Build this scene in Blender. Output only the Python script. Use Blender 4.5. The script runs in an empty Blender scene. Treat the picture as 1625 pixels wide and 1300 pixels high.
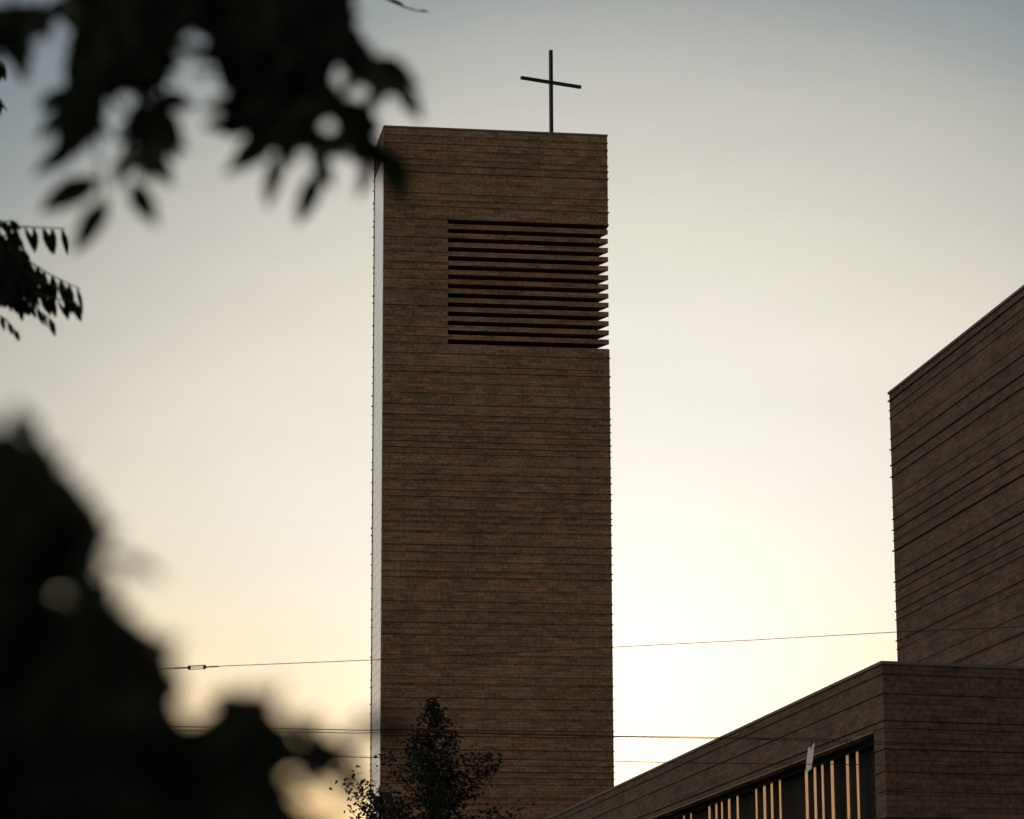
import bpy, bmesh, math, random
from mathutils import Vector, Matrix

scene = bpy.context.scene
C = scene.collection
R = math.radians

# ------------------------------------------------------------------ camera
FPX = 4703.0                       # focal length in pixels of the 1625 px wide photograph
PITCH, ROLL = R(12.13), 0.0037
EYE = Vector((0, 0, 1.65))
_w = Vector((0, math.cos(PITCH), math.sin(PITCH)))
_u0 = Vector((0, -math.sin(PITCH), math.cos(PITCH)))
_r0 = Vector((1, 0, 0))
_r = _r0 * math.cos(ROLL) - _u0 * math.sin(ROLL)
_u = _u0 * math.cos(ROLL) + _r0 * math.sin(ROLL)
cam = bpy.data.cameras.new('camera')
cam.sensor_width = 36
cam.lens = 36 * FPX / 1625
cam.clip_start, cam.clip_end = 0.1, 6000
cam.dof.use_dof = True
cam.dof.focus_distance = 115
cam.dof.aperture_fstop = cam.lens / 35.0      # 35 mm wide opening
co = bpy.data.objects.new('camera', cam)
C.objects.link(co)
co.matrix_world = Matrix(((_r.x, _u.x, -_w.x, EYE.x), (_r.y, _u.y, -_w.y, EYE.y), (_r.z, _u.z, -_w.z, EYE.z), (0, 0, 0, 1)))
scene.camera = co

# ------------------------------------------------------------------ sky, sun, exposure
SUN_EL, SUN_AZ = R(4.7), R(2.2)
world = bpy.data.worlds.new('World')
scene.world = world
world.use_nodes = True
wt = world.node_tree
bg = wt.nodes['Background']
sky = wt.nodes.new('ShaderNodeTexSky')
sky.sky_type = 'NISHITA'
sky.sun_disc = False
sky.sun_elevation, sky.sun_rotation = SUN_EL, SUN_AZ
sky.altitude, sky.air_density, sky.dust_density, sky.ozone_density = 100, 0.8, 8.0, 4.0
tint = wt.nodes.new('ShaderNodeMix')
tint.data_type = 'RGBA'
tint.blend_type = 'MULTIPLY'
tint.inputs[0].default_value = 1
tint.inputs[7].default_value = (0.0730, 0.0702, 0.0620, 1)
wt.links.new(sky.outputs[0], tint.inputs[6])
# thin high veil of the evening: takes some colour out of the clear sky and flattens the aureole
hsv = wt.nodes.new('ShaderNodeHueSaturation')
hsv.inputs['Saturation'].default_value = 0.92
wt.links.new(tint.outputs[2], hsv.inputs['Color'])
cv = wt.nodes.new('ShaderNodeRGBCurve')
cm = cv.mapping
cm.use_clip = False
cm.extend = 'EXTRAPOLATED'
cc = cm.curves[3]
cc.points[0].location, cc.points[1].location = (0, 0), (1.5, 1.14)
for q in ((0.15, 0.155), (0.30, 0.235), (0.37, 0.335), (0.45, 0.485), (0.55, 0.615), (0.65, 0.725), (0.77, 0.81), (0.92, 0.88), (1.06, 0.92)):
    cc.points.new(*q)
cr0 = cm.curves[0]
cr0.points[1].location = (1.5, 1.5)
for q in ((0.3, 0.277), (0.45, 0.45)):
    cr0.points.new(*q)
cm.curves[1].points[1].location = (1.5, 1.5)
cm.curves[2].points[1].location = (1.5, 1.5)
for q in ((0.25, 0.285), (0.4, 0.437), (0.62, 0.625)):
    cm.curves[2].points.new(*q)
cm.update()
wt.links.new(hsv.outputs[0], cv.inputs['Color'])
lift = wt.nodes.new('ShaderNodeVectorMath')
lift.operation = 'SCALE'
lift.inputs['Scale'].default_value = 20
# faint streaks of high cloud
tcw = wt.nodes.new('ShaderNodeTexCoord')
mpc = wt.nodes.new('ShaderNodeMapping')
mpc.inputs['Rotation'].default_value = (0, R(-14), 0)
mpc.inputs['Scale'].default_value = (7, 7, 26)
wt.links.new(tcw.outputs['Generated'], mpc.inputs['Vector'])
nzc = wt.nodes.new('ShaderNodeTexNoise')
nzc.inputs['Scale'].default_value = 1.6
nzc.inputs['Detail'].default_value = 7
nzc.inputs['Roughness'].default_value = 0.6
wt.links.new(mpc.outputs[0], nzc.inputs['Vector'])
mrc = wt.nodes.new('ShaderNodeMapRange')
mrc.inputs['From Min'].default_value, mrc.inputs['From Max'].default_value = 0.3, 0.72
mrc.inputs['To Min'].default_value, mrc.inputs['To Max'].default_value = 0.978, 1.03
wt.links.new(nzc.outputs['Fac'], mrc.inputs['Value'])
cloudy = wt.nodes.new('ShaderNodeVectorMath')
cloudy.operation = 'SCALE'
wt.links.new(cv.outputs[0], cloudy.inputs[0])
wt.links.new(mrc.outputs[0], cloudy.inputs['Scale'])
wt.links.new(cloudy.outputs[0], lift.inputs[0])
# added glow left of and behind the viewer, lifting the shaded walls, which the
# single-scattering sky model leaves almost black
dot = wt.nodes.new('ShaderNodeVectorMath')
dot.operation = 'DOT_PRODUCT'
dot.inputs[1].default_value = (-math.sin(R(60)), -math.cos(R(60)), 0.25)
wt.links.new(tcw.outputs['Generated'], dot.inputs[0])
mr = wt.nodes.new('ShaderNodeMapRange')
mr.interpolation_type = 'SMOOTHSTEP'
mr.inputs['From Min'].default_value, mr.inputs['From Max'].default_value = -0.3, 0.9
wt.links.new(dot.outputs['Value'], mr.inputs['Value'])
# the bright aureole of the low sun itself, hidden behind the roof
dsun = wt.nodes.new('ShaderNodeVectorMath')
dsun.operation = 'DOT_PRODUCT'
dsun.inputs[1].default_value = (math.sin(SUN_AZ) * math.cos(SUN_EL), math.cos(SUN_AZ) * math.cos(SUN_EL), math.sin(SUN_EL))
wt.links.new(tcw.outputs['Generated'], dsun.inputs[0])
mau = wt.nodes.new('ShaderNodeMapRange')
mau.inputs['From Min'].default_value, mau.inputs['From Max'].default_value = math.cos(R(9)), 1.0
wt.links.new(dsun.outputs['Value'], mau.inputs['Value'])
pau = wt.nodes.new('ShaderNodeMath')
pau.operation = 'POWER'
pau.inputs[1].default_value = 4.0
wt.links.new(mau.outputs[0], pau.inputs[0])
aur = wt.nodes.new('ShaderNodeMix')
aur.data_type = 'RGBA'
aur.inputs[6].default_value = (0, 0, 0, 1)
aur.inputs[7].default_value = (14, 10.9, 7.6, 1)
wt.links.new(pau.outputs[0], aur.inputs[0])
add0 = wt.nodes.new('ShaderNodeMix')
add0.data_type, add0.blend_type = 'RGBA', 'ADD'
add0.inputs[0].default_value = 1
warm = wt.nodes.new('ShaderNodeMix')
warm.data_type, warm.blend_type = 'RGBA', 'MULTIPLY'
warm.inputs[7].default_value = (1.06, 0.80, 0.54, 1)
wt.links.new(lift.outputs[0], warm.inputs[6])
wt.links.new(warm.outputs[2], add0.inputs[6])
wt.links.new(aur.outputs[2], add0.inputs[7])
# the warm band low along the horizon on the sun's side
sepw = wt.nodes.new('ShaderNodeSeparateXYZ')
wt.links.new(tcw.outputs['Generated'], sepw.inputs[0])
mlow = wt.nodes.new('ShaderNodeMapRange')
mlow.interpolation_type = 'SMOOTHSTEP'
mlow.inputs['From Min'].default_value, mlow.inputs['From Max'].default_value = 0.19, 0.02
wt.links.new(sepw.outputs['Z'], mlow.inputs['Value'])
mfr = wt.nodes.new('ShaderNodeMapRange')
mfr.interpolation_type = 'SMOOTHSTEP'
mfr.inputs['From Min'].default_value, mfr.inputs['From Max'].default_value = 0.3, 0.95
wt.links.new(sepw.outputs['Y'], mfr.inputs['Value'])
mband = wt.nodes.new('ShaderNodeMath')
mband.operation = 'MULTIPLY'
wt.links.new(mlow.outputs[0], mband.inputs[0])
wt.links.new(mfr.outputs[0], mband.inputs[1])
wt.links.new(mband.outputs[0], warm.inputs[0])
band = wt.nodes.new('ShaderNodeMix')
band.data_type = 'RGBA'
band.inputs[6].default_value = (0, 0, 0, 1)
band.inputs[7].default_value = (8.0, 4.6, 2.1, 1)
wt.links.new(mband.outputs[0], band.inputs[0])
add1 = wt.nodes.new('ShaderNodeMix')
add1.data_type, add1.blend_type = 'RGBA', 'ADD'
add1.inputs[0].default_value = 1
wt.links.new(add0.outputs[2], add1.inputs[6])
wt.links.new(band.outputs[2], add1.inputs[7])
fill_glow = wt.nodes.new('ShaderNodeMix')
fill_glow.data_type = 'RGBA'
fill_glow.inputs[6].default_value = (0, 0, 0, 1)
fill_glow.inputs[7].default_value = (22, 20.5, 17.3, 1)
wt.links.new(mr.outputs[0], fill_glow.inputs[0])
add = wt.nodes.new('ShaderNodeMix')
add.data_type, add.blend_type = 'RGBA', 'ADD'
add.inputs[0].default_value = 1
wt.links.new(add1.outputs[2], add.inputs[6])
wt.links.new(fill_glow.outputs[2], add.inputs[7])
wt.links.new(add.outputs[2], bg.inputs[0])
bg.inputs[1].default_value = 0.05
sun = bpy.data.lights.new('sun', 'SUN')
sun.energy, sun.angle, sun.color = 2.0, R(0.53), (1.0, 0.72, 0.45)
so = bpy.data.objects.new('sun', sun)
C.objects.link(so)
sdir = Vector((math.sin(SUN_AZ) * math.cos(SUN_EL), math.cos(SUN_AZ) * math.cos(SUN_EL), math.sin(SUN_EL)))
so.rotation_euler = sdir.to_track_quat('Z', 'Y').to_euler()
so.location = (20, 100, 80)
scene.view_settings.view_transform = 'Standard'
scene.view_settings.look = 'None'
scene.view_settings.gamma = 1
scene.view_settings.exposure = 0.0


# ------------------------------------------------------------------ helpers
def at(px, py, Y):
    """point at distance Y along the view for a pixel of the photograph"""
    d = _r * ((px - 812.5) / FPX) + _u * ((650 - py) / FPX) + _w
    return EYE + d * (Y / d.y)


def tag(o, label=None, cat=None, group=None, kind=None):
    for k, v in (('label', label), ('category', cat), ('group', group), ('kind', kind)):
        if v:
            o[k] = v
    return o


def empty(name, loc, rz=0.0):
    o = bpy.data.objects.new(name, None)
    C.objects.link(o)
    o.location, o.rotation_euler = loc, (0, 0, rz)
    o.empty_display_size = 0.5
    return o


def link(name, me, mat, parent=None, smooth=False):
    o = bpy.data.objects.new(name, me)
    C.objects.link(o)
    if mat:
        me.materials.append(mat)
    if smooth:
        for p in me.polygons:
            p.use_smooth = True
    o.parent = parent
    return o


def obj(name, bm, mat, parent=None, smooth=False, recalc=True):
    if recalc:
        bmesh.ops.recalc_face_normals(bm, faces=bm.faces)
    me = bpy.data.meshes.new(name)
    bm.to_mesh(me)
    bm.free()
    return link(name, me, mat, parent, smooth)


def box(bm, x0, x1, y0, y1, z0, z1):
    v = [bm.verts.new(p) for p in ((x0, y0, z0), (x1, y0, z0), (x1, y1, z0), (x0, y1, z0), (x0, y0, z1), (x1, y0, z1), (x1, y1, z1), (x0, y1, z1))]
    for f in ((0, 3, 2, 1), (4, 5, 6, 7), (0, 1, 5, 4), (1, 2, 6, 5), (2, 3, 7, 6), (3, 0, 4, 7)):
        bm.faces.new([v[i] for i in f])


def prism(bm, poly, z0, z1):
    a = [bm.verts.new((x, y, z0)) for x, y in poly]
    b = [bm.verts.new((x, y, z1)) for x, y in poly]
    n = len(poly)
    for i in range(n):
        j = (i + 1) % n
        bm.faces.new((a[i], a[j], b[j], b[i]))
    bm.faces.new(a[::-1])
    bm.faces.new(b)


def tube(bm, pts, r0, r1=None, sides=7):
    r1 = r0 if r1 is None else r1
    pts = [Vector(p) for p in pts]
    n = len(pts)
    rings = []
    for i, p in enumerate(pts):
        t = (pts[min(i + 1, n - 1)] - pts[max(i - 1, 0)]).normalized()
        s = t.cross(Vector((0, 0, 1)))
        if s.length < 1e-4:
            s = Vector((1, 0, 0))
        s.normalize()
        q = s.cross(t)
        rad = r0 + (r1 - r0) * i / max(1, n - 1)
        rings.append([bm.verts.new(p + (s * math.cos(a) + q * math.sin(a)) * rad) for a in (2 * math.pi * k / sides for k in range(sides))])
    for a, b in zip(rings, rings[1:]):
        for k in range(sides):
            bm.faces.new((a[k], a[(k + 1) % sides], b[(k + 1) % sides], b[k]))
    bm.faces.new(rings[0][::-1])
    bm.faces.new(rings[-1])


def offset(poly, flags, d):
    """offset the flagged edges of a counter-clockwise polygon outwards by d"""
    n = len(poly)
    out = []
    for i in range(n):
        p0, p1, p2 = Vector(poly[i - 1]), Vector(poly[i]), Vector(poly[(i + 1) % n])
        a, b = (p1 - p0).normalized(), (p2 - p1).normalized()
        n1, n2 = Vector((a.y, -a.x)), Vector((b.y, -b.x))
        d1, d2 = (d if flags[i - 1] else 0.0), (d if flags[i] else 0.0)
        det = n1.x * n2.y - n1.y * n2.x
        if abs(det) < 1e-5:
            out.append(p1 + n1 * d1)
        else:
            out.append(p1 + Vector(((d1 * n2.y - d2 * n1.y) / det, (n1.x * d2 - n2.x * d1) / det)))
    return out


def courses(bm, poly, flags, levels, rnd, lip=(0.02, 0.065)):
    """stone wall in courses: each course has a small drip lip at its foot and an open joint above its head"""
    n = len(poly)
    rings = []
    for z0, z1 in zip(levels, levels[1:]):
        h, l = z1 - z0, rnd.uniform(*lip)
        if rnd.random() < 0.28:
            prof = ((z0, l), (z0 + 0.03, l), (z0 + 0.031, 0.0), (z1 - 0.028, 0.0), (z1 - 0.028, -0.04), (z1, -0.04))
        else:
            prof = ((z0, l), (z0 + 0.034, l), (z0 + 0.035, 0.0), (z1, 0.0))
        for z, d in prof:
            rings.append([bm.verts.new((p.x, p.y, z)) for p in offset(poly, flags, d)])
    for a, b in zip(rings, rings[1:]):
        for i in range(n):
            j = (i + 1) % n
            try:
                bm.faces.new((a[i], a[j], b[j], b[i]))
            except ValueError:
                pass
    bm.faces.new(rings[0][::-1])
    bm.faces.new(rings[-1])


def levels_between(z0, z1, rnd, sizes=(0.32, 0.4, 0.5, 0.58, 0.7)):
    out = [z0]
    while z1 - out[-1] > 0.95:
        out.append(out[-1] + rnd.choice(sizes))
    if z1 - out[-1] > 0.6:
        out.append((out[-1] + z1) / 2)
    out.append(z1)
    return out


# ------------------------------------------------------------------ materials
def mat(name):
    m = bpy.data.materials.new(name)
    m.use_nodes = True
    nt = m.node_tree
    return m, nt, nt.nodes['Principled BSDF']


def simple(name, col, rough=0.6, metal=0.0, noise=0.0, scale=8.0, spec=0.5):
    m, nt, b = mat(name)
    b.inputs['Base Color'].default_value = (*col, 1)
    b.inputs['Roughness'].default_value = rough
    b.inputs['Metallic'].default_value = metal
    b.inputs['Specular IOR Level'].default_value = spec
    if noise:
        tc = nt.nodes.new('ShaderNodeTexCoord')
        nz = nt.nodes.new('ShaderNodeTexNoise')
        nz.inputs['Scale'].default_value = scale
        nz.inputs['Detail'].default_value = 6
        nt.links.new(tc.outputs['Object'], nz.inputs['Vector'])
        cr = nt.nodes.new('ShaderNodeValToRGB')
        cr.color_ramp.elements[0].position, cr.color_ramp.elements[1].position = 0.3, 0.7
        cr.color_ramp.elements[0].color = (*[c * (1 - noise) for c in col], 1)
        cr.color_ramp.elements[1].color = (*[min(1, c * (1 + noise)) for c in col], 1)
        nt.links.new(nz.outputs['Fac'], cr.inputs['Fac'])
        nt.links.new(cr.outputs['Color'], b.inputs['Base Color'])
    return m


def stone(name, dark, light):
    m, nt, b = mat(name)
    N, L = nt.nodes.new, nt.links.new
    tc = N('ShaderNodeTexCoord')
    sep = N('ShaderNodeSeparateXYZ')
    L(tc.outputs['Object'], sep.inputs[0])
    add = N('ShaderNodeMath')
    add.operation = 'ADD'
    L(sep.outputs['X'], add.inputs[0])
    L(sep.outputs['Y'], add.inputs[1])
    comb = N('ShaderNodeCombineXYZ')
    L(add.outputs[0], comb.inputs['X'])
    L(sep.outputs['Z'], comb.inputs['Y'])
    br = N('ShaderNodeTexBrick')
    br.offset_frequency, br.offset = 2, 0.37
    br.inputs['Color1'].default_value = (0, 0, 0, 1)
    br.inputs['Color2'].default_value = (1, 1, 1, 1)
    br.inputs['Mortar'].default_value = (0.05, 0.05, 0.05, 1)
    br.inputs['Scale'].default_value = 1
    br.inputs['Mortar Size'].default_value = 0.009
    br.inputs['Mortar Smooth'].default_value = 0.3
    br.inputs['Brick Width'].default_value = 0.62
    br.inputs['Row Height'].default_value = 0.163
    L(comb.outputs[0], br.inputs['Vector'])
    # long horizontal streaks of the layered stone
    mp = N('ShaderNodeMapping')
    mp.inputs['Scale'].default_value = (0.7, 5.5, 1)
    L(comb.outputs[0], mp.inputs['Vector'])
    n1 = N('ShaderNodeTexNoise')
    n1.inputs['Scale'].default_value = 1.3
    n1.inputs['Detail'].default_value = 8
    n1.inputs['Roughness'].default_value = 0.65
    L(mp.outputs[0], n1.inputs['Vector'])
    # broad patches
    n2 = N('ShaderNodeTexNoise')
    n2.inputs['Scale'].default_value = 0.33
    n2.inputs['Detail'].default_value = 4
    L(tc.outputs['Object'], n2.inputs['Vector'])
    # grain
    n3 = N('ShaderNodeTexNoise')
    n3.inputs['Scale'].default_value = 6.5
    n3.inputs['Detail'].default_value = 5
    n3.inputs['Roughness'].default_value = 0.7
    L(tc.outputs['Object'], n3.inputs['Vector'])

    def mth(op, a, bb):
        k = N('ShaderNodeMath')
        k.operation = op
        for i, s in enumerate((a, bb)):
            if isinstance(s, (int, float)):
                k.inputs[i].default_value = s
            else:
                L(s, k.inputs[i])
        return k.outputs[0]
    v = mth('MULTIPLY', br.outputs['Color'], 0.28)
    v = mth('ADD', v, mth('MULTIPLY', n1.outputs['Fac'], 0.62))
    v = mth('ADD', v, mth('MULTIPLY', n2.outputs['Fac'], 0.45))
    v = mth('ADD', v, mth('MULTIPLY', n3.outputs['Fac'], 1.5))
    v = mth('SUBTRACT', v, 0.935)
    cr = N('ShaderNodeValToRGB')
    e = cr.color_ramp.elements
    e[0].position, e[0].color = 0.12, (*dark, 1)
    e[1].position, e[1].color = 0.88, (*light, 1)
    mid = e.new(0.5)
    mid.color = (*[(a + c) / 2 * k for a, c, k in zip(dark, light, (1.04, 0.94, 0.9))], 1)
    L(v, cr.inputs['Fac'])
    n4 = N('ShaderNodeTexNoise')
    n4.inputs['Scale'].default_value = 0.8
    n4.inputs['Detail'].default_value = 5
    n4.inputs['Roughness'].default_value = 0.7
    mp4 = N('ShaderNodeMapping')
    mp4.inputs['Scale'].default_value = (0.5, 2.2, 1)
    mp4.inputs['Location'].default_value = (7, 3, 0)
    L(comb.outputs[0], mp4.inputs['Vector'])
    L(mp4.outputs[0], n4.inputs['Vector'])
    hr = N('ShaderNodeValToRGB')
    he = hr.color_ramp.elements
    he[0].position, he[0].color = 0.34, (0.95, 0.96, 0.90, 1)
    he[1].position, he[1].color = 0.66, (1.22, 0.97, 0.88, 1)
    hm_ = he.new(0.5)
    hm_.color = (1.0, 1.0, 1.0, 1)
    L(n4.outputs['Fac'], hr.inputs['Fac'])
    hx = N('ShaderNodeMix')
    hx.data_type, hx.blend_type = 'RGBA', 'MULTIPLY'
    hx.inputs[0].default_value = 1
    L(cr.outputs['Color'], hx.inputs[6])
    L(hr.outputs['Color'], hx.inputs[7])
    jn = N('ShaderNodeMix')
    jn.data_type, jn.blend_type = 'RGBA', 'MIX'
    L(mth('MULTIPLY', br.outputs['Fac'], 0.4), jn.inputs[0])
    L(hx.outputs[2], jn.inputs[6])
    jn.inputs[7].default_value = (*[c * 0.55 for c in dark], 1)
    L(jn.outputs[2], b.inputs['Base Color'])
    b.inputs['Roughness'].default_value = 0.92
    b.inputs['Specular IOR Level'].default_value = 0.18
    bp = N('ShaderNodeBump')
    bp.inputs['Strength'].default_value = 0.5
    bp.inputs['Distance'].default_value = 0.03
    L(mth('SUBTRACT', n3.outputs['Fac'], br.outputs['Fac']), bp.inputs['Height'])
    L(bp.outputs[0], b.inputs['Normal'])
    return m


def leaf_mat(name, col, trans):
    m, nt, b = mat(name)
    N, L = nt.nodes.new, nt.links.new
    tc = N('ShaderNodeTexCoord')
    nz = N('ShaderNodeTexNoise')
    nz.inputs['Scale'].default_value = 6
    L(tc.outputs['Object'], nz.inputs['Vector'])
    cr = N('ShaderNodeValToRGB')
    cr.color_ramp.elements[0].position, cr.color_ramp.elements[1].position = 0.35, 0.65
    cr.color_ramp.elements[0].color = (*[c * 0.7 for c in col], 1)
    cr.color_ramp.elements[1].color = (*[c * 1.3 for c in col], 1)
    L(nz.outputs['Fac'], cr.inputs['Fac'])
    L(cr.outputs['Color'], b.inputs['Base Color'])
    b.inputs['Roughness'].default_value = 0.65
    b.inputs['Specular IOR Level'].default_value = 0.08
    tr = N('ShaderNodeBsdfTranslucent')
    tr.inputs['Color'].default_value = (*trans, 1)
    mx = N('ShaderNodeMixShader')
    mx.inputs[0].default_value = 0.25
    L(b.outputs[0], mx.inputs[1])
    L(tr.outputs[0], mx.inputs[2])
    L(mx.outputs[0], nt.nodes['Material Output'].inputs['Surface'])
    return m


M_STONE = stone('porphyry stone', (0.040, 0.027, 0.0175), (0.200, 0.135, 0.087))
M_STONE_SHADED = stone('porphyry stone with hall shade', (0.021, 0.0155, 0.011), (0.096, 0.070, 0.049))  # same stone as the tower, its colour darkened to stand for shade
M_COPING = simple('dark brown coping', (0.06, 0.047, 0.038), 0.8, 0.0)
M_STEEL = simple('dark painted steel', (0.010, 0.012, 0.013), 0.6, 0.0, 0.0, 8.0, 0.3)
M_WIRE = simple('weathered wire', (0.010, 0.008, 0.007), 0.8, 0.0, 0.0, 8.0, 0.1)
M_PANEL = simple('pale glazed facade panel', (0.93, 0.95, 0.92), 0.25, 0.0, 0.06, 0.8, 0.5)
M_GLASS = simple('dark tinted glass', (0.005, 0.006, 0.006), 0.6, 0.0, 0.3, 0.7, 0.03)
M_BRONZE = simple('bronze mullion', (0.84, 0.52, 0.28), 0.12, 0.9, 0.15, 2.0)
M_PLATE = simple('pale weathered enamel', (0.46, 0.44, 0.37), 0.6, 0.0, 0.12, 9.0)
M_BARK = simple('bark', (0.05, 0.042, 0.034), 0.9, 0.0, 0.4, 9.0)
M_ROOF = simple('roof membrane', (0.09, 0.09, 0.09), 0.9, 0.0, 0.2, 0.5)
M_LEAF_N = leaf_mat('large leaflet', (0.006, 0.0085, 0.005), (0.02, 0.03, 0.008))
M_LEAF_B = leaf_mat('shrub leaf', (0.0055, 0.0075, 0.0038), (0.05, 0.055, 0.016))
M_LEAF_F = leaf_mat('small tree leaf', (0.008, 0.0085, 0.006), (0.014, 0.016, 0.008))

# ------------------------------------------------------------------ ground
bm = bmesh.new()
box(bm, -900, 900, -200, 1500, -0.5, 0)
tag(obj('ground', bm, simple('grass and gravel', (0.05, 0.055, 0.035), 0.95, 0, 0.4, 0.3)), kind='structure')
bm = bmesh.new()
box(bm, -400, 400, 30, 62, 0.004, 0.014)
tag(obj('road', bm, simple('asphalt', (0.05, 0.05, 0.052), 0.9, 0, 0.2, 1.5)), kind='structure')
bm = bmesh.new()
box(bm, -400, 400, 62.01, 78, 0.004, 0.13)
box(bm, -400, 400, 22, 29.99, 0.004, 0.13)
tag(obj('pavement', bm, simple('paving stone', (0.22, 0.21, 0.2), 0.9, 0, 0.2, 1.0)), kind='structure')

TH = R(8.55)                      # the church stands turned by this angle to the view

# ------------------------------------------------------------------ bell tower
rnd = random.Random(11)
TW, TD, ZT = 12.16, 4.72, 49.9
Z0, Z1, JX = 38.06, 44.90, 3.464   # bell opening: sill, head, left jamb
tower = tag(empty('church_tower', (-6.808, 152.264, 0), TH), 'tall plain brown stone bell tower with a louvred opening near its top', 'church tower')
full = [(0, 0), (TW, 0), (TW, TD), (0, TD)]
bm = bmesh.new()
courses(bm, full, (1, 1, 1, 0), levels_between(0, Z0, rnd), rnd)
courses(bm, [(0, 0), (JX, 0), (JX, TD), (0, TD)], (1, 0, 1, 0), levels_between(Z0 + 0.002, Z1 - 0.002, rnd), rnd)
courses(bm, full, (1, 1, 1, 0), levels_between(Z1, ZT, rnd), rnd)
courses(bm, [(-0.05, 4.40), (0.2, 4.40), (0.2, 4.70), (-0.05, 4.70)], (0, 0, 0, 1), levels_between(0.01, ZT - 0.01, rnd), rnd, (0.02, 0.07))
obj('wall', bm, M_STONE, tower)
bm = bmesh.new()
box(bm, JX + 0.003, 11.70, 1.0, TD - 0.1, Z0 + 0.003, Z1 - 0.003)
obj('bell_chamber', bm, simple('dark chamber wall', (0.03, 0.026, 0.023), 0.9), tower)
bm = bmesh.new()
GAP, SL = 0.247, 0.26
for i in range(13):
    zt = Z1 - GAP - i * (GAP + SL)
    prism(bm, [(JX + 0.004, 0.0), (12.14, 0.0), (11.74, 0.995), (JX + 0.004, 0.995)], zt - SL, zt)
obj('louvre', bm, M_STONE, tower)
bm = bmesh.new()
prism(bm, offset(full, (1, 1, 1, 1), 0.03), ZT + 0.002, ZT + 0.10)
obj('coping', bm, M_COPING, tower)
bm = bmesh.new()
z = 1.0
while z < 48.3:
    box(bm, -0.022, 0.02, 0.14, 4.38, z, z + 0.495)
    z += 0.52
obj('cladding_panel', bm, M_PANEL, tower)

# cross on the roof
CA = R(27)
cross = tag(empty('cross', (2.215, 155.845, 50.005), CA), 'slender dark metal cross standing on the flat roof of the bell tower', 'cross')
bm = bmesh.new()
box(bm, -0.085, 0.085, -0.085, 0.085, 0, 5.42)
obj('post', bm, M_STEEL, cross)
bm = bmesh.new()
box(bm, -1.86, -0.087, -0.08, 0.08, 3.48, 3.645)
box(bm, 0.087, 1.86, -0.08, 0.08, 3.48, 3.645)
obj('crossbar', bm, M_STEEL, cross)
bm = bmesh.new()
box(bm, -0.22, 0.22, -0.22, 0.22, -0.003, 0.06)
obj('base_plate', bm, M_STEEL, cross)

# ------------------------------------------------------------------ church hall: low wing and high nave
rnd = random.Random(5)
hall = tag(empty('church_hall', (10.638, 85.0, 0), TH), 'brown stone church hall, low wing with a mullioned window band under a tall block', 'church')
FA = R(8.9)                        # the wing's street front is turned a little further
FL = 30.0
fx, fy = FL * math.cos(FA), FL * math.sin(FA)
HEAD, SILL, TOPZ = 10.55, 1.2, 12.38
D_END, J0, J1, REC = 68.95, 1.12, 66.5, 0.95
wing = [(0, 0), (fx, fy), (fx, D_END), (0, D_END)]
bm = bmesh.new()
courses(bm, wing, (1, 1, 1, 1), [0, 0.4, 0.8, SILL], rnd)
mid = [(0, 0), (fx, fy), (fx, D_END), (0, D_END), (0, J1), (REC, J1), (REC, J0), (0, J0)]
courses(bm, mid, (1, 1, 1, 1, 0, 0, 0, 1), levels_between(SILL, 8.0, rnd) + [8.75, 9.3, 9.95, HEAD], rnd, (0.02, 0.04))
courses(bm, wing, (1, 1, 1, 1), [HEAD, 10.76, 11.54, 12.11, TOPZ], rnd, (0.02, 0.04))
obj('wall', bm, M_STONE_SHADED, hall)
bm = bmesh.new()
prism(bm, offset(wing, (1, 1, 1, 1), 0.05), TOPZ + 0.002, TOPZ + 0.09)
obj('coping', bm, M_COPING, hall)
# window band
bm = bmesh.new()
box(bm, 0.78, 0.82, J0 + 0.002, J1 - 0.002, SILL + 0.002, HEAD - 0.002)
win = obj('window', bm, M_GLASS, hall)
bm = bmesh.new()
box(bm, -0.03, 0.30, J0 + 0.003, J1 - 0.003, HEAD - 0.028, HEAD - 0.006)
obj('head_trim', bm, simple('brown head flashing', (0.16, 0.11, 0.07), 0.35), win)
bm = bmesh.new()
box(bm, 0.52, 0.78, J0 + 0.003, J1 - 0.003, HEAD - 0.19, HEAD - 0.06)
obj('transom', bm, M_GLASS, win)
fins = [4.88, 6.05, 7.90, 9.11, 10.08, 11.18, 14.82, 16.0, 17.07, 18.30, 21.23, 22.60, 23.80, 24.75, 25.94, 29.25, 30.57, 32.4, 33.6,
        36.4, 37.6, 38.9, 41.5, 42.6, 43.9, 45.2, 48.6, 49.9, 51.2, 54.0, 55.2, 56.5, 59.6, 60.8, 62.1]
for i, d in enumerate(fins):
    bm = bmesh.new()
    hw = 0.13 + 0.025 * ((i * 7) % 3)
    box(bm, 0.5, 0.535, d - hw, d + hw, SILL + 0.004, HEAD - 0.195)
    obj('mullion', bm, M_BRONZE, win)
# high nave block
NX0, NX1, NY0, NY1, NZ = 5.986, 24.0, 3.6, 19.325, 24.72
nave = [(NX0, NY0), (NX1, NY0), (NX1, NY1), (NX0, NY1)]
bm = bmesh.new()
lv = levels_between(12.3, 19.7, rnd, (0.3, 0.38, 0.56, 0.75)) + [20.1, 20.55, 20.9, 21.65, 22.07, 22.65, 23.05, 23.8, 24.1, 24.45, NZ]
courses(bm, nave, (1, 1, 1, 1), lv, rnd, (0.02, 0.06))
obj('nave_wall', bm, M_STONE_SHADED, hall)
bm = bmesh.new()
prism(bm, offset(nave, (1, 1, 1, 1), 0.05), NZ + 0.002, NZ + 0.09)
obj('nave_coping', bm, M_COPING, hall)

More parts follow.
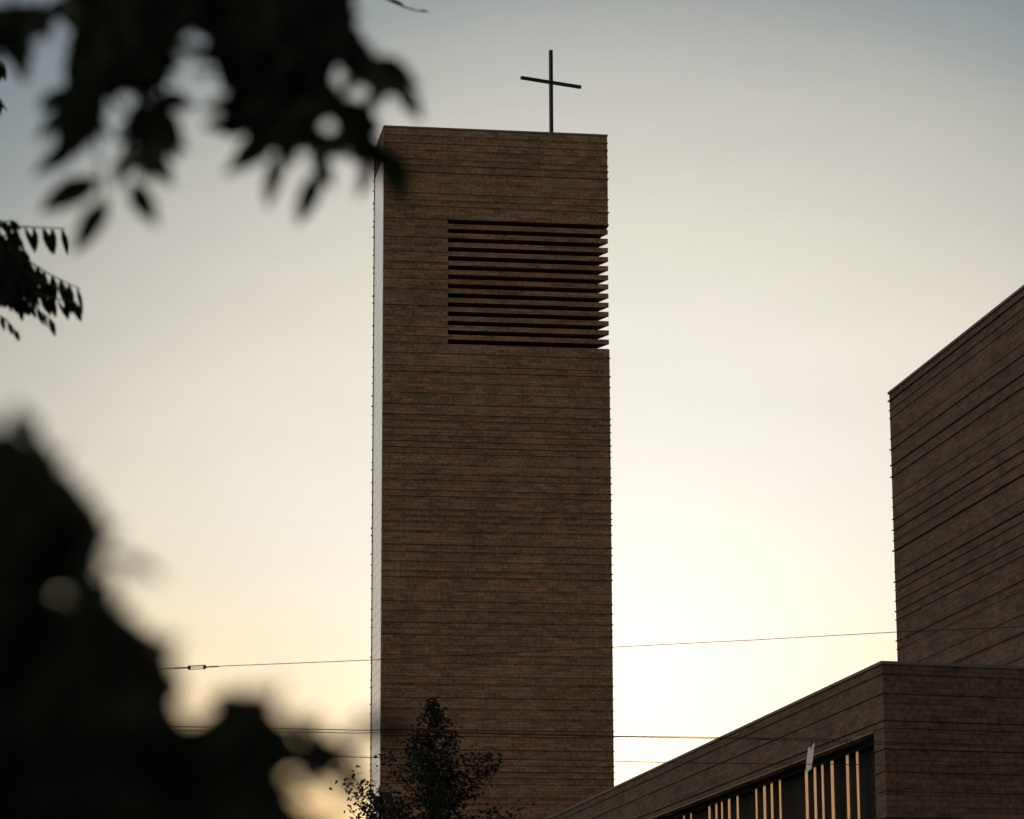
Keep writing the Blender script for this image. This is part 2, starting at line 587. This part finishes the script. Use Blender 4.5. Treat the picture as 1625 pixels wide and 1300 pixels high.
# ------------------------------------------------------------------ tram wires
def wire(name, label, pts, Y, r, sag=None):
    bm = bmesh.new()
    tube(bm, [at(x, y, Y) for x, y in pts], r, sides=6)
    return tag(obj(name, bm, M_WIRE, smooth=True), label, 'wire', 'tram wires across the street')


YW = 66.0
w1 = wire('span_wire', 'thin span wire with a turnbuckle, highest of the wires crossing the tower',
          [(-900, 1122), (0, 1075), (275, 1060.5), (345, 1057.5), (590, 1047.5), (975, 1027), (1200, 1015.5), (1425, 1003), (1625, 994.5), (2400, 965)], YW, 0.0085)
ax, ay = 312.5, 1059.2
c0, c1 = at(300, 1059.7, YW), at(325, 1058.7, YW)
dv = (c1 - c0).normalized()
bm = bmesh.new()
for s in (-1, 1):
    tube(bm, [c0 + Vector((0, 0, 0.037 * s)), c1 + Vector((0, 0, 0.037 * s))], 0.011, sides=6)
for p in (c0, c1):
    tube(bm, [p + Vector((0, 0, -0.05)), p + Vector((0, 0, 0.05))], 0.02, sides=6)
    tube(bm, [p - dv * 0.035, p + dv * 0.035], 0.028, sides=8)
obj('turnbuckle', bm, M_STEEL, w1)
for a, b_ in (((276, 1060.5), (299, 1059.7)), ((326, 1058.7), (347, 1057.6))):
    bm = bmesh.new()
    tube(bm, [at(*a, YW), at(*b_, YW)], 0.017, 0.017, 6)
    obj('end_rod', bm, M_STEEL, w1)

w2 = wire('contact_wire', 'taut double wire passing the hanging pale plate, upper strand with insulator',
          [(-900, 1130), (0, 1147), (440, 1156), (560, 1158.6), (726, 1161.8), (973, 1168.2), (1200, 1171), (1224, 1172), (1300, 1173), (1400, 1178), (1625, 1183.5), (2400, 1200)], YW, 0.0095)
bm = bmesh.new()
tube(bm, [at(x, 1172.3 + (x - 1212) * 0.03, YW) for x in (1198, 1203, 1220, 1225)], 0.032, sides=8)
obj('insulator', bm, M_STEEL, w2)
wire('feeder_wire', 'lower strand of the double wire, carrying the hanging pale plate',
     [(-900, 1142), (0, 1155.5), (500, 1161.8), (560, 1163.3), (726, 1163.6), (973, 1169.3), (1200, 1173.2), (1224, 1174.6), (1300, 1176.3), (1400, 1181.5), (1625, 1187.5), (2400, 1206)], YW + 0.25, 0.0085)
wire('catenary_wire', 'single taut wire, lowest of the wires crossing the tower',
     [(-900, 1180), (0, 1191), (460, 1199), (560, 1201.3), (605, 1202.5), (760, 1205), (975, 1208), (1083, 1211), (1200, 1212), (1288, 1213), (1400, 1214), (1625, 1215.5), (2400, 1222)], YW - 1.5, 0.009)

plate = tag(empty('hanging_plate', at(1285, 1203, YW - 0.2)), 'pale slanted signal plate hanging from the double wire before the window band', 'plate')
bm = bmesh.new()
o0 = at(1285, 1203, YW - 0.2)
shape = [(1292.8, 1178.3), (1288.5, 1184.0), (1287.2, 1186.0), (1285.0, 1185.3), (1282.8, 1186.2), (1280.4, 1205), (1278.0, 1228.0), (1287.8, 1220.0), (1290.6, 1200)]
f_ = [at(x, y, YW - 0.2) - o0 for x, y in shape]
va = [bm.verts.new(p) for p in f_]
vb = [bm.verts.new(p + Vector((0.0, 0.02, 0))) for p in f_]
bm.faces.new(va)
bm.faces.new(vb[::-1])
for i in range(len(f_)):
    j = (i + 1) % len(f_)
    bm.faces.new((va[j], va[i], vb[i], vb[j]))
obj('board', bm, M_PLATE, plate)
bm = bmesh.new()
tube(bm, [at(1287.3, 1173.5, YW - 0.21) - o0, at(1287.3, 1179, YW - 0.21) - o0, at(1287, 1186, YW - 0.21) - o0], 0.012, sides=6)
tube(bm, [at(1286.2, 1185.8, YW - 0.215) - o0, at(1288.0, 1185.8, YW - 0.215) - o0], 0.022, sides=6)
obj('hanger', bm, M_STEEL, plate)


# ------------------------------------------------------------------ foliage
class Leaves:
    """many folded leaves gathered in one mesh (the crown of one plant)"""
    def __init__(self):
        self.v, self.f = [], []

    def leaf(self, base, tip, width, rnd, fold=0.25, droop=0.12, normal=None):
        base, tip = Vector(base), Vector(tip)
        ax = tip - base
        ln = ax.length
        ax = ax / ln
        if normal is None:
            normal = Vector((rnd.gauss(0, 0.5), -1 + rnd.gauss(0, 0.35), rnd.gauss(0.3, 0.5)))
        side = ax.cross(normal)
        if side.length < 1e-3:
            side = ax.cross(Vector((0.3, 0.2, 1)))
        side.normalize()
        nn = side.cross(ax)
        k = len(self.v)
        for t, w in ((0, 0.04), (0.14, 0.55), (0.36, 1.0), (0.62, 0.86), (0.85, 0.42), (1, 0.02)):
            c = base + ax * (ln * t) - nn * (droop * ln * t * t)
            hw = width * 0.5 * w
            self.v += [c - side * hw + nn * (fold * hw), c, c + side * hw + nn * (fold * hw)]
        for i in range(5):
            a = k + i * 3
            self.f += [(a, a + 1, a + 4, a + 3), (a + 1, a + 2, a + 5, a + 4)]

    def small(self, c, size, rnd):
        """a small leaf for distant crowns: two folded quads"""
        a = Vector((rnd.gauss(0, 1), rnd.gauss(0, 1), rnd.gauss(-0.3, 0.7))).normalized()
        s = a.cross(Vector((rnd.gauss(0, 1), rnd.gauss(0, 1), rnd.gauss(0, 1))))
        s = s.normalized() * size * rnd.uniform(0.26, 0.36)
        a = a * size
        nn = s.cross(a).normalized() * size * 0.08
        k = len(self.v)
        c = Vector(c)
        self.v += [c, c + a * 0.45 + s + nn, c + a * 0.45 - s + nn, c + a]
        self.f += [(k, k + 1, k + 3), (k, k + 3, k + 2)]

    def build(self, name, mat_, parent):
        me = bpy.data.meshes.new(name)
        loc = parent.location
        me.from_pydata([v - loc for v in self.v], [], self.f)
        return link(name, me, mat_, parent)


def proj(p):
    d = Vector(p) - EYE
    k = FPX / d.dot(_w)
    return 812.5 + d.dot(_r) * k, 650 - d.dot(_u) * k


def inside(poly, x, y):
    c = False
    n = len(poly)
    for i in range(n):
        x0, y0 = poly[i]
        x1, y1 = poly[i - 1]
        if (y0 > y) != (y1 > y) and x < (x1 - x0) * (y - y0) / (y1 - y0) + x0:
            c = not c
    return c


def tubes(name, paths, parent):
    bm = bmesh.new()
    for pts, r0, r1 in paths:
        tube(bm, [Vector(p) - parent.location for p in pts], r0, r1, 7)
    return obj(name, bm, M_BARK, parent, smooth=True)


# --- the tree whose pinnate boughs hang into the view, a few metres ahead
rnd = random.Random(3)
near = tag(empty('overhanging_tree', (-2.7, 4.9, 0)), 'near tree whose dark out of focus boughs hang in from the upper left', 'tree')
PXM = FPX / 4.5
masks = [
    [(100, -60), (322, -60), (312, 40), (285, 62), (275, 100), (258, 135), (225, 140), (165, 148), (158, 200), (138, 240), (95, 262), (112, 235), (80, 222), (100, 190), (78, 165), (108, 140), (112, 60)],
    [(318, -60), (548, -60), (560, 45), (598, 98), (646, 122), (664, 150), (662, 175), (640, 142), (605, 160), (598, 235), (560, 250), (520, 240), (470, 232), (430, 232), (400, 246), (372, 258), (396, 205), (345, 194), (368, 150), (348, 110), (326, 60)],
    [(195, 185), (250, 160), (298, 228), (268, 250), (262, 280), (240, 286), (216, 250), (192, 220)],
    [(-60, 15), (60, 5), (100, 15), (45, 60), (34, 105), (12, 95), (-60, 60)],
]
holes = [(132, 32, 17, 14), (292, 62, 16, 24), (308, 102, 22, 16), (318, 136, 30, 12), (476, 58, 17, 11), (484, 86, 15, 8), (474, 112, 26, 13), (538, 118, 30, 24),
         (572, 150, 30, 24), (522, 202, 31, 31), (612, 168, 24, 28), (72, 98, 32, 52), (200, 190, 28, 22)]


def ok_px(x, y, pad=1.0):
    return any(inside(m, x, y) for m in masks) and not any(((x - a) / (rx * pad)) ** 2 + ((y - b) / (ry * pad)) ** 2 < 1 for a, b, rx, ry in holes)


crown = Leaves()
named = [((328, 96), (284, 68), 18), ((348, 122), (298, 120), 16), ((258, 104), (302, 92), 16), ((372, 160), (318, 172), 18), ((140, 190), (170, 215), 20), ((150, 283), (68, 340), 30), ((172, 318), (120, 400), 30), ((203, 288), (247, 358), 28), ((236, 236), (270, 292), 26), ((246, 224), (306, 237), 24), ((250, 150), (304, 167), 22),
         ((118, 168), (54, 226), 26), ((138, 212), (52, 280), 28), ((112, 146), (58, 170), 20), ((398, 204), (322, 196), 24), ((446, 214), (350, 272), 28), ((452, 236), (416, 330), 28),
         ((512, 272), (476, 352), 20), ((592, 250), (570, 316), 16), ((630, 128), (667, 192), 20), ((592, 236), (650, 292), 34), ((598, 222), (646, 330), 30), ((600, 92), (664, 136), 24),
         ((22, 30), (34, 124), 30), ((60, 20), (75, 62), 18), ((205, 232), (180, 300), 18), ((330, 20), (284, 34), 24), ((500, 232), (520, 300), 22), ((440, 200), (470, 262), 26), ((560, 228), (600, 262), 26)]
for b0, t0, wd in named:
    for rep in range(2):
        Y = rnd.uniform(4.3, 4.7)
        j = [rnd.gauss(0, 4) for _ in range(4)]
        crown.leaf(at(b0[0] + j[0], b0[1] + j[1], Y), at(t0[0] + j[2], t0[1] + j[3], Y + rnd.uniform(-0.03, 0.03)), 1.5 * wd / PXM * rnd.uniform(0.85, 1.05), rnd, 0.2, 0.05)
for mk in masks[:3]:
    for (xa, ya), (xb, yb) in zip(mk, mk[1:] + mk[:1]):
        dx, dy = xb - xa, yb - ya
        ln = math.hypot(dx, dy)
        for q in range(max(1, int(ln / 13))):
            t = rnd.random()
            px_, py_ = xa + dx * t, ya + dy * t
            if py_ < -20:
                continue
            nx, ny = -dy / ln, dx / ln
            if inside(mk, px_ + nx * 3, py_ + ny * 3):
                nx, ny = -nx, -ny
            ny += 0.75
            k_ = math.hypot(nx, ny)
            if k_ < 0.45:
                continue
            nx, ny = nx / k_, ny / k_
            o_, i_ = rnd.uniform(-8, 17), rnd.uniform(58, 84)
            if not ok_px(px_ - nx * i_ * 0.6, py_ - ny * i_ * 0.6, 0.7):
                continue
            if any(((px_ + nx * o_ - a_) / rx) ** 2 + ((py_ + ny * o_ - b_) / ry) ** 2 < 0.5 for a_, b_, rx, ry in holes):
                continue
            Y = rnd.uniform(4.2, 4.85)
            crown.leaf(at(px_ - nx * i_, py_ - ny * i_, Y), at(px_ + nx * o_, py_ + ny * o_, Y), rnd.uniform(21, 31) / PXM, rnd, 0.2, 0.05)
made = 0
while made < 900:
    x, y = rnd.uniform(-60, 670), rnd.uniform(-60, 265)
    a = R(rnd.choice((100, 75, 125, 45, 150, 10)) + rnd.gauss(0, 18))
    ln = rnd.uniform(65, 105)
    x1, y1 = x + math.cos(a) * ln, y + math.sin(a) * ln
    if all(ok_px(x + (x1 - x) * t, y + (y1 - y) * t, 0.72) for t in (0.1, 0.4, 0.75)):
        Y = rnd.uniform(4.1, 4.95)
        crown.leaf(at(x, y, Y), at(x1, y1, Y + rnd.uniform(-0.04, 0.04)), rnd.uniform(24, 36) / PXM, rnd, 0.2, 0.06)
        made += 1
limbs = [([(-2.65, 4.85, 2.9), (-2.0, 4.7, 3.6), (-1.2, 4.55, 3.95), (-0.5, 4.45, 3.75), (-0.1, 4.4, 3.5)], 0.06, 0.012),
         ([(-2.7, 4.9, 3.6), (-2.2, 5.2, 4.6), (-1.3, 5.3, 5.2), (-0.6, 5.2, 5.4)], 0.05, 0.012),
         ([(-2.7, 4.9, 3.3), (-3.4, 4.6, 4.4), (-4.1, 4.5, 5.1)], 0.05, 0.012),
         ([(-2.7, 4.9, 4.4), (-2.7, 4.4, 5.4), (-2.4, 4.2, 6.1)], 0.045, 0.01)]
for path in ([(60, -160), (95, -40), (130, 80), (150, 200), (165, 320)], [(330, -170), (380, -40), (430, 80), (460, 160), (500, 250), (590, 246)],
             [(500, -170), (530, -40), (575, 80), (625, 122), (655, 150)], [(60, -160), (20, -20), (15, 40)], [(150, 130), (200, 180), (245, 225), (255, 260)]):
    limbs.append(([at(x, y, 4.5) for x, y in path], 0.0055, 0.0025))
for i in range(9000):                # the rest of its crown, above and beside the frame
    pts = limbs[rnd.randrange(4)][0]
    k = rnd.randrange(1, len(pts))
    p = Vector(pts[k - 1]).lerp(Vector(pts[k]), rnd.random()) + Vector((rnd.gauss(0, 0.34), rnd.gauss(0, 0.3), rnd.gauss(0.08, 0.26)))
    qx, qy = proj(p)
    if -110 < qx < 1720 and -110 < qy < 1400 or p.z < 2.4 or p.x > 0.3:
        continue
    crown.small(p, 0.1, rnd)
tubes('trunk', [([(-2.7, 4.9, 0), (-2.72, 4.9, 1.5), (-2.65, 4.9, 3.0), (-2.7, 4.9, 4.4), (-2.75, 4.95, 5.6)], 0.15, 0.05)], near)
tubes('branch', limbs, near)
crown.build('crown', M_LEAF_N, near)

# --- the shrub at the lower left, right in front of the camera
rnd = random.Random(8)
shrub = tag(empty('leafy_shrub', (-0.75, 2.65, 0)), 'big blurred dark shrub filling the lower left corner in front of the tower', 'shrub')
smask = [(-160, 700), (0, 690), (36, 684), (62, 694), (78, 730), (102, 752), (128, 788), (152, 818), (170, 850), (174, 905), (172, 950), (196, 985), (240, 1008), (268, 1050), (285, 1092), (312, 1124),
         (342, 1136), (370, 1114), (402, 1098), (432, 1112), (440, 1150), (468, 1160), (482, 1186), (520, 1190), (548, 1204), (536, 1236), (526, 1270), (530, 1420), (-160, 1420)]
sholes = [(112, 934, 24, 34), (292, 1128, 31, 28), (248, 1252, 20, 28), (40, 806, 20, 16), (352, 1216, 20, 17), (502, 1212, 40, 28), (502, 1276, 30, 34), (450, 1196, 20, 16)]
PXS = FPX / 2.65
bush = Leaves()


def ok_s(x, y):
    return inside(smask, x, y) and not any(((x - a) / rx) ** 2 + ((y - b) / ry) ** 2 < 1 for a, b, rx, ry in sholes)


for b0, t0, wd in [((165, 882), (262, 914), 34), ((20, 700), (26, 640), 26), ((60, 700), (40, 650), 20), ((150, 800), (168, 868), 14), ((175, 905), (188, 960), 12), ((445, 1160), (505, 1128), 14),
                   ((505, 1172), (520, 1140), 12), ((548, 1200), (588, 1128), 24), ((592, 1142), (650, 1172), 42), ((594, 1150), (640, 1142), 30), ((560, 1200), (520, 1186), 22), ((596, 1152), (655, 1195), 28),
                   ((550, 1205), (565, 1262), 12), ((410, 1108), (385, 1160), 30), ((80, 735), (90, 800), 26), ((100, 770), (150, 806), 22), ((270, 1060), (292, 1105), 22), ((240, 1015), (205, 1005), 20)]:
    for rep in range(2):
        Y = rnd.uniform(2.55, 2.75)
        bush.leaf(at(b0[0] + rnd.gauss(0, 3), b0[1] + rnd.gauss(0, 3), Y), at(t0[0] + rnd.gauss(0, 4), t0[1] + rnd.gauss(0, 4), Y), 1.15 * wd / PXS, rnd, 0.2, 0.05)
for (xa, ya), (xb, yb) in zip(smask, smask[1:]):
    if xa < -100 or xb < -100 or ya > 1330 or yb > 1330:
        continue
    dx, dy = xb - xa, yb - ya
    ln = math.hypot(dx, dy)
    for q in range(max(1, int(ln / 9))):
        t = rnd.random()
        px_, py_ = xa + dx * t, ya + dy * t
        n_ = (dy / ln, -dx / ln)
        tj = rnd.gauss(0, 42)
        o_ = rnd.uniform(-22, 10) if rnd.random() < 0.78 else rnd.uniform(14, 46)
        i_ = rnd.uniform(70, 115)
        if not all(((px_ + n_[0] * o_ * k_ - a_) / rx) ** 2 + ((py_ + n_[1] * o_ * k_ - b_) / ry) ** 2 > 1 for a_, b_, rx, ry in sholes for k_ in (1, 0)):
            continue
        Y = rnd.uniform(2.45, 2.9)
        bush.leaf(at(px_ - n_[0] * i_ + dx / ln * tj, py_ - n_[1] * i_ + dy / ln * tj, Y), at(px_ + n_[0] * o_, py_ + n_[1] * o_, Y), (rnd.uniform(38, 56) if o_ < 12 else rnd.uniform(22, 34)) / PXS, rnd, 0.2, 0.05)
made = 0
while made < 1100:
    x, y = rnd.uniform(-160, 560), rnd.uniform(690, 1420)
    a = R(rnd.choice((-90, -50, -20, 20, 60, 110, 160, 200)) + rnd.gauss(0, 20))
    ln = rnd.uniform(80, 135)
    x1, y1 = x + math.cos(a) * ln, y + math.sin(a) * ln
    if all(ok_s(x + (x1 - x) * t, y + (y1 - y) * t) for t in (0.15, 0.5, 0.8)):
        Y = rnd.uniform(2.4, 2.95)
        bush.leaf(at(x, y, Y), at(x1, y1, Y + rnd.uniform(-0.02, 0.02)), rnd.uniform(40, 62) / PXS, rnd, 0.2, 0.06)
        made += 1
for i in range(9000):                # lower and outer part of the shrub, out of frame
    p = Vector((-0.75 + rnd.gauss(0, 0.36), 2.7 + rnd.gauss(0, 0.2), 0.25 + 1.95 * rnd.random() ** 0.8))
    qx, qy = proj(p)
    if (-140 < qx < 1750 and qy < 1400) or p.x > 0.15 or p.y < 2.2:
        continue
    bush.small(p, 0.075, rnd)
sparse = [(432, 1136), (520, 1120), (604, 1140), (596, 1240), (560, 1420), (440, 1420), (440, 1240)]
made = 0
while made < 12:
    x, y = rnd.uniform(430, 605), rnd.uniform(1120, 1400)
    a = R(rnd.uniform(0, 360))
    ln = rnd.uniform(66, 100)
    x1, y1 = x + math.cos(a) * ln, y + math.sin(a) * ln
    if inside(sparse, x, y) and inside(sparse, x1, y1):
        Y = rnd.uniform(2.5, 2.8)
        bush.leaf(at(x, y, Y), at(x1, y1, Y), rnd.uniform(34, 48) / PXS, rnd, 0.2, 0.06)
        made += 1
stems = []
for i in range(16):
    x0, y0 = -0.75 + rnd.gauss(0, 0.16), 2.65 + rnd.gauss(0, 0.08)
    tp = at(rnd.uniform(-100, 500), rnd.uniform(1000, 1250), rnd.uniform(2.5, 2.85))
    if tp.x < -0.35:
        tp.z += 0.12
    stems.append(([(x0, y0, 0), ((x0 + tp.x) / 2 - 0.05, (y0 + tp.y) / 2, tp.z * 0.55), tp], 0.011, 0.003))
stems.append(([at(430, 1260, 2.65), at(545, 1200, 2.65), at(570, 1150, 2.65), at(600, 1140, 2.65)], 0.003, 0.0015))
tubes('stem', stems, shrub)
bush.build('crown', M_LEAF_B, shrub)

# --- the sharper pinnate tree at the left edge, some twenty metres away
rnd = random.Random(21)
YM = 20.0
PM = FPX / YM
mid_tree = tag(empty('pinnate_tree', (-5.6, 20.2, 0)), 'tree at the left edge with narrow feathery leaflets, sharper than the boughs above it', 'tree')
fr = Leaves()
twigs = []


def frond(axis, n, ln, w, Y=YM, down=78, spread=8, both=True):
    """a pinnate leaf: leaflets hanging from both sides of its stalk"""
    pts = [Vector((*p, 0)) for p in axis]
    segs = [(a, b, (b - a).length) for a, b in zip(pts, pts[1:])]
    tot = sum(s[2] for s in segs)
    for i in range(n):
        t = tot * (i + 0.6) / n
        for a, b, l in segs:
            if t <= l:
                break
            t -= l
        p = a.lerp(b, min(1, t / l))
        for s in ((-1, 1) if both else (1,)):
            an = R(down + rnd.gauss(0, spread) + (-12 if s > 0 else 10))
            k = 1.12 * ln * rnd.uniform(0.8, 1.1)
            Yb = Y + rnd.uniform(-0.05, 0.05)
            fr.leaf(at(p.x, p.y, Yb), at(p.x + math.cos(an) * k * (0.8 if s < 0 else 1), p.y + math.sin(an) * k, Yb + 0.05 * s), 1.7 * w / PM, rnd, 0.15, 0.05)
    twigs.append(([at(x, y, Y) for x, y in axis], 0.008, 0.004))


frond([(-30, 356), (38, 360), (104, 363)], 9, 38, 7.5, down=82, both=False)
frond([(-20, 395), (48, 416), (76, 434), (127, 459)], 11, 42, 8, down=88, both=False)
frond([(0, 440), (71, 470), (122, 480)], 10, 34, 8, down=82, both=False)
frond([(20, 420), (70, 448), (104, 462)], 8, 34, 7, down=104, both=False)
frond([(0, 455), (42, 478), (82, 508)], 8, 26, 7, down=84, both=False)
frond([(-20, 490), (10, 508), (26, 528)], 4, 20, 6, down=70, both=False)
frond([(-40, 340), (5, 352), (22, 350)], 5, 20, 6, down=60)
frond([(-40, 400), (20, 430), (50, 446)], 8, 34, 9)
frond([(-40, 380), (10, 388), (40, 396)], 8, 32, 9)
frond([(-40, 430), (10, 460), (36, 476)], 8, 30, 9)
frond([(-40, 86), (-10, 92), (8, 104)], 6, 26, 7, down=95)
frond([(-40, 146), (-12, 150), (3, 160)], 5, 24, 7, down=85)
mm = [(-40, 368), (30, 372), (44, 412), (62, 434), (58, 454), (42, 472), (18, 490), (-40, 508)]
made = 0
while made < 300:
    x, y = rnd.uniform(-40, 74), rnd.uniform(360, 515)
    a = R(rnd.gauss(80, 30))
    x1, y1 = x + math.cos(a) * 26, y + math.sin(a) * 26
    if inside(mm, x, y) and inside(mm, x1, y1):
        Y = YM + rnd.uniform(-0.5, 0.5)
        fr.leaf(at(x, y, Y), at(x1, y1, Y), rnd.uniform(7, 11) / PM, rnd, 0.15, 0.05)
        made += 1
# the twig that dips in at the top
tw = [(520, -60), (604, -6), (626, 4), (644, 12), (662, 17), (676, 19)]
twigs.append(([at(x, y, YM) for x, y in tw], 0.012, 0.003))
for (x, y), (x1, y1), wd in [((618, 0), (640, 7), 7), ((622, -4), (640, -14), 7), ((648, 12), (668, 20), 7), ((640, 8), (630, 3), 5), ((664, 17), (682, 18), 4), ((655, 10), (662, 4), 4)]:
    fr.leaf(at(x, y, YM), at(x1, y1, YM), wd / PM, rnd, 0.15, 0.05)
tr0 = Vector((-5.6, 20.2, 0))
limbs = []
for en, r in (((-3.7, 20.0, 6.95), 0.05), ((-3.8, 20.0, 6.6), 0.05), ((-3.75, 20.0, 8.4), 0.04), ((-6.9, 20.6, 8.6), 0.05), ((-6.6, 19.6, 7.6), 0.05), ((-5.2, 20.6, 9.8), 0.05), ((-5.4, 19.4, 10.4), 0.04)):
    e = Vector(en)
    s = Vector((-5.6, 20.2, max(3.0, e.z - 2.2)))
    limbs.append(([s, s.lerp(e, 0.5) + Vector((0, 0, 0.25)), e], r, 0.012))
limbs.append(([(-5.6, 20.2, 8.3), (-4.6, 20.1, 9.9), (-2.8, 20.0, 10.6), at(520, -60, YM)], 0.05, 0.012))
for i in range(14000):               # the crown that stays outside the frame
    p = Vector((-5.7 + rnd.gauss(0, 1.0), 20.2 + rnd.gauss(0, 0.95), 8.0 + rnd.gauss(0, 1.35)))
    if proj(p)[0] > -60:
        continue
    fr.small(p, 0.17, rnd)
tubes('trunk', [([(-5.6, 20.2, 0), (-5.65, 20.2, 3), (-5.55, 20.2, 6), (-5.6, 20.25, 9.2)], 0.17, 0.05)], mid_tree)
tubes('branch', limbs + twigs, mid_tree)
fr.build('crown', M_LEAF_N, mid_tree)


# --- the young trees at the foot of the tower
def spire_tree(name, label, px, Y, prof, n, seed, size, trunk_r):
    rnd = random.Random(seed)
    top = at(px[0], px[1], Y)
    root = empty(name, (at(px[2], 1300, Y).x, Y, 0))
    tag(root, label, 'tree', 'young trees at the foot of the tower')
    cr = Leaves()
    br = []
    bx = root.location.x
    H = top.z

    def axis(z):
        k = z / H
        return Vector((bx + (top.x - bx) * k * k, Y, z))

    def half(z):
        for (z0, r0), (z1, r1) in zip(prof, prof[1:]):
            if z1 <= z <= z0:
                return r0 + (r1 - r0) * (z0 - z) / (z0 - z1)
        return prof[-1][1] if z < prof[-1][0] else 0.05
    z = 2.2
    while z < H - 0.3:
        rr = half(z)
        a = rnd.uniform(0, 2 * math.pi)
        rr *= rnd.uniform(0.7, 1.2)
        e = axis(min(H, z + rr * 0.8 + 0.1)) + Vector((math.cos(a) * rr, math.sin(a) * rr, 0))
        s = axis(z)
        m = s.lerp(e, 0.5) + Vector((0, 0, -0.06 * rr))
        br.append(([s, m, e], 0.012 + 0.012 * rr, 0.005))
        cnt = int(n * (0.2 + rr + 0.25 * rr * rr) / 62)
        for _ in range(cnt):
            t = rnd.uniform(0.0, 1.0) ** 0.8
            p = (s.lerp(m, t * 2) if t < 0.5 else m.lerp(e, t * 2 - 1))
            g = 0.05 + 0.075 * rr
            p = p + Vector((rnd.gauss(0, g), rnd.gauss(0, g), rnd.gauss(0, g * 0.8)))
            cr.small(p, size * rnd.uniform(0.7, 1.2), rnd)
        z += 0.085 + 0.02 * rr
    for _ in range(30):
        p = axis(H - abs(rnd.gauss(0, 0.35))) + Vector((rnd.gauss(0, 0.07), rnd.gauss(0, 0.07), 0))
        cr.small(p, size * 0.9, rnd)
    tubes('trunk', [([axis(H * k / 8) for k in range(9)], trunk_r, 0.012)], root)
    tubes('branch', br, root)
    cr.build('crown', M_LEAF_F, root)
    return root


YT = 112.0
zt = at(688, 1105, YT).z
spire_tree('young_tree', 'slim pointed young tree before the foot of the tower wall', (687, 1105, 694), YT,
           [(zt, 0.05), (zt - 0.7, 0.3), (zt - 1.3, 0.62), (zt - 2.3, 0.85), (zt - 3.2, 1.3), (zt - 3.8, 1.9), (zt - 4.6, 2.8), (2.5, 2.9)], 2600, 4, 0.19, 0.13)
zt = at(594, 1256, 108).z
spire_tree('young_tree', 'low bushy young tree with loose sprigs at the left edge of the tower foot', (596, 1262, 610), 108.0,
           [(zt, 0.12), (zt - 0.6, 0.5), (zt - 1.2, 1.0), (zt - 3, 1.5), (2.5, 1.6)], 1800, 9, 0.17, 0.08)
